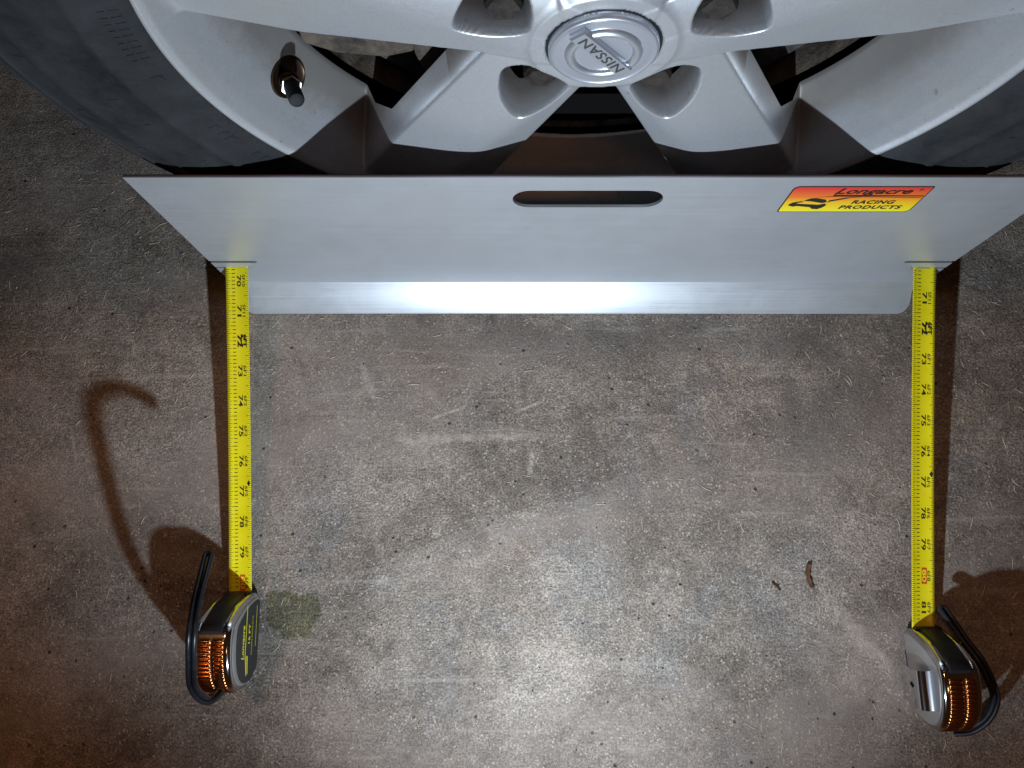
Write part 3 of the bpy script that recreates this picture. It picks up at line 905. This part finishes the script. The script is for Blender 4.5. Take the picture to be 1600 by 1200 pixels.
    Wd = 9.3
    sx = np.array([1.0, 0, 0]); sx -= D*(sx @ D); sx /= np.linalg.norm(sx)
    un = np.cross(D, sx); un = un if un[2] > 0 else -un
    def T(u, s, o=0.0):         # u across (-1..1), s along in mm
        sag = -1.6*sin(pi*min(1, max(0, s/Ld)))
        cup = 1.5*u*u - 0.5
        return tuple(A + D*s + sx*u*Wd + un*(cup + sag + o))
    us = [-1 + 2*k/8 for k in range(9)]
    ss = [-14 + (Ld + 22)*k/70 for k in range(71)]
    top = [[T(u, s) for u in us] for s in ss]
    bot = [[T(u, s, -0.35) for u in reversed(us)] for s in ss]
    m = MB().grid([a + b for a, b in zip(top, bot)], close_u=True)
    blade = m.build('blade', M['blade'], root)
    ink = MB(); red = MB()
    def quad(mb, u0, u1, s0, s1, o=0.13):
        k = 3
        rows = [[T(u0 + (u1-u0)*i/k, s, o) for i in range(k+1)] for s in (s0, s1)]
        mb.grid(rows)
    lo = int((-0 - s_first)/inch*16) ; 
    k = math.ceil((2 - s_first)/inch*16); kend = math.floor((Ld - 2 - s_first)/inch*16)
    for q in range(k, kend + 1):
        s = s_first + q*inch/16
        w = 0.16
        ln = 0.62 if q % 16 == 8 else (0.40 if q % 4 == 0 else (0.33 if q % 2 == 0 else 0.24))
        quad(ink, -1.0, -1.0 + ln*0.95, s - w, s + w)
        quad(ink, 1.0 - ln*0.62, 1.0, s - w, s + w)
        if q % 2 == 0: quad(ink, -0.50, -0.22, s - 0.28, s + 0.28)
    for num in range(n0, n1 + 1):
        s = s_first + (num - 70)*inch
        if s < 3 or s > Ld - 4: continue
        box = num % 16 == 0
        ft, inn = divmod(num, 12)
        def put(mb, body, cu, w, h, o=0.16, **kk):
            V, F = fit_text(body, w, h, **kk)
            mb.add([T(cu + y/Wd, s + x, o) for x, y in V], F)
        if box:
            quad(red, -0.06, 0.40, s - 6.6, s + 6.6, 0.14)
            V, F = fit_text(str(num), 10.4, 3.4, bold=0.25)
            yl = MB(); yl.add([T(0.17 + y/Wd, s + x, 0.20) for x, y in V], F)
            yl.build('boxed_number', M['blade'], blade, smooth=False)
        elif inn == 0:
            put(ink, str(num), 0.10, 10.6, 4.0, bold=0.55)
            put(ink, '%dFT' % ft, 0.60, 10.6, 3.2, bold=0.55)
            for dd in (-6.2, 6.2):
                ink.add([T(0.33, s + dd*0.95, .16), T(0.45, s + dd*0.60, .16), T(0.33, s + dd*0.35, .16), T(0.21, s + dd*0.60, .16)], [(0, 1, 2, 3)])
        else:
            put(ink, str(num), 0.12, 9.6, 3.7, bold=0.20)
        if inn != 0: put(ink, '%dF%d' % (ft, inn), 0.55, 8.6 if inn < 10 else 10, 2.6, bold=0.04)
        if num == 77:
            sd = s - 0.2*inch - 1.6
            ink.add([T(0.78, sd - 2.6, .16), T(0.94, sd, .16), T(0.78, sd + 2.6, .16), T(0.62, sd, .16)], [(0, 1, 2, 3)])
    ink.build('scale_print', M['ink'], blade, smooth=False)
    if red.v: red.build('red_number_box', M['redink'], blade, smooth=False)
    return root

STRAP_R = [(355.1, -175.4, 10.0), (364.5, -171.8, 18.0), (372.7, -160.6, 28.0), (375.2, -145.8, 36.0), (370.0, -131.8, 42.0), (363.2, -115.3, 42.0), (355.7, -98.9, 34.0), (348.0, -79.2, 24.0)]
left = make_tape(-225.5, -101.0, 0.0, (-229.4, 200.5, 49.5), (-224.2, -66.0, 11.0), 70, 81, 11.7, 25.06,
    [(-222, -134, 40), (-226, -139, 62), (-228, -125, 86), (-222, -101, 108), (-219.0, -82, 117), (-220.0, -62, 110), (-221.5, -44, 97), (-223.5, -33, 86)])
tag(left, 'chrome tape measure with black and yellow side label, left of the two tapes', 'tape measure', 'tape measures hooked through the plate')
right = make_tape(341.5, -129.0, 0.035, (344.8, 200.3, 47.5), (337.2, -92.0, 11.0), 70, 82, 25.17 - 25.6, 25.6,
    STRAP_R, lean=0.11)
tag(right, 'chrome tape measure with belt clip facing inwards, right of the two tapes', 'tape measure', 'tape measures hooked through the plate')

# ------------------------------------------------------------------ floor litter
def leaf(name, pts, w, label):
    P = catmull(pts, 6)
    rows = []
    n = len(P)
    for k, p in enumerate(P):
        t = k/(n-1)
        ww = w*(0.25 + 0.75*sin(pi*min(1, t*0.9 + 0.08)))*(1 + 0.30*sin(9*t) + 0.22*sin(23*t))
        rows.append([(p[0] - ww, p[1], p[2] + 0.9 + sin(7*t)*0.5), (p[0] - ww*0.3, p[1] + 0.4, p[2] + 0.2), (p[0] + ww*0.4, p[1] - 0.3, p[2] + 0.3), (p[0] + ww, p[1], p[2] + 1.1 + cos(11*t)*0.6)])
    o = MB().grid(rows).build(name, M['brown'])
    sol = o.modifiers.new('s', 'SOLIDIFY'); sol.thickness = 0.0004
    tag(o, label, 'leaf fragment')
leaf('leaf_fragment', [(250.5, -44, 1.0), (249.0, -52, 0.6), (250.0, -59, 0.5), (252.5, -64.5, 0.8)], 2.5, 'larger curled brown leaf scrap lying on the floor near the right tape')
leaf('leaf_fragment', [(218.5, -60.0, 0.6), (221.5, -62.5, 0.5), (225.0, -66.5, 0.6)], 1.2, 'tiny brown leaf scrap beside the larger one on the floor')

def fibres():
    m = MB()
    for k in range(1900):
        x, y = R.uniform(-520, 520), R.uniform(-260, 300)
        L = R.choice((3, 3, 4, 5, 7, 10)) * R.uniform(0.7, 1.3); a = R.uniform(0, 2*pi); bend = R.uniform(-0.9, 0.9)
        w = R.uniform(0.16, 0.36)
        pts = []
        for i in range(4):
            aa = a + bend*(i/3 - 0.5)
            pts.append((x, y)); x += cos(aa)*L/3; y += sin(aa)*L/3
        vs = []
        for i, (px, py) in enumerate(pts):
            nx, ny = -sin(a), cos(a)
            ww = w*(0.5 if i in (0, 3) else 1)
            vs += [(px - nx*ww, py - ny*ww, 0.12), (px, py, 0.12 + 1.3*w), (px + nx*ww, py + ny*ww, 0.12)]
        m.add(vs, [f for i in range(3) for f in ((3*i, 3*i+1, 3*i+4, 3*i+3), (3*i+1, 3*i+2, 3*i+5, 3*i+4))])
    mm = mat('straw_fibre', (0.46, 0.39, 0.29), 0.8)[0]
    o = m.build('floor_fibres', mm, smooth=False)
    tag(o, 'pale straw-like fibres scattered all over the concrete floor', 'fibres', kind='stuff')
    g = MB()
    for k in range(420):
        x, y = R.uniform(-520, 520), R.uniform(-260, 300); r = R.choice((0.35, 0.45, 0.6, 0.9))*R.uniform(0.8, 1.2)
        a = R.uniform(0, 6)
        ring = [(x + r*R.uniform(0.6, 1.2)*cos(a + 2*pi*i/5), y + r*R.uniform(0.6, 1.2)*sin(a + 2*pi*i/5), 0.05) for i in range(5)]
        g.add(ring + [(x, y, r*0.7)], [(i, (i+1) % 5, 5) for i in range(5)])
    mg = mat('dark_grit', (0.025, 0.021, 0.019), 0.8)[0]
    o = g.build('floor_grit', mg, smooth=False)
    tag(o, 'dark grains of grit scattered over the concrete floor', 'grit', kind='stuff')
fibres()
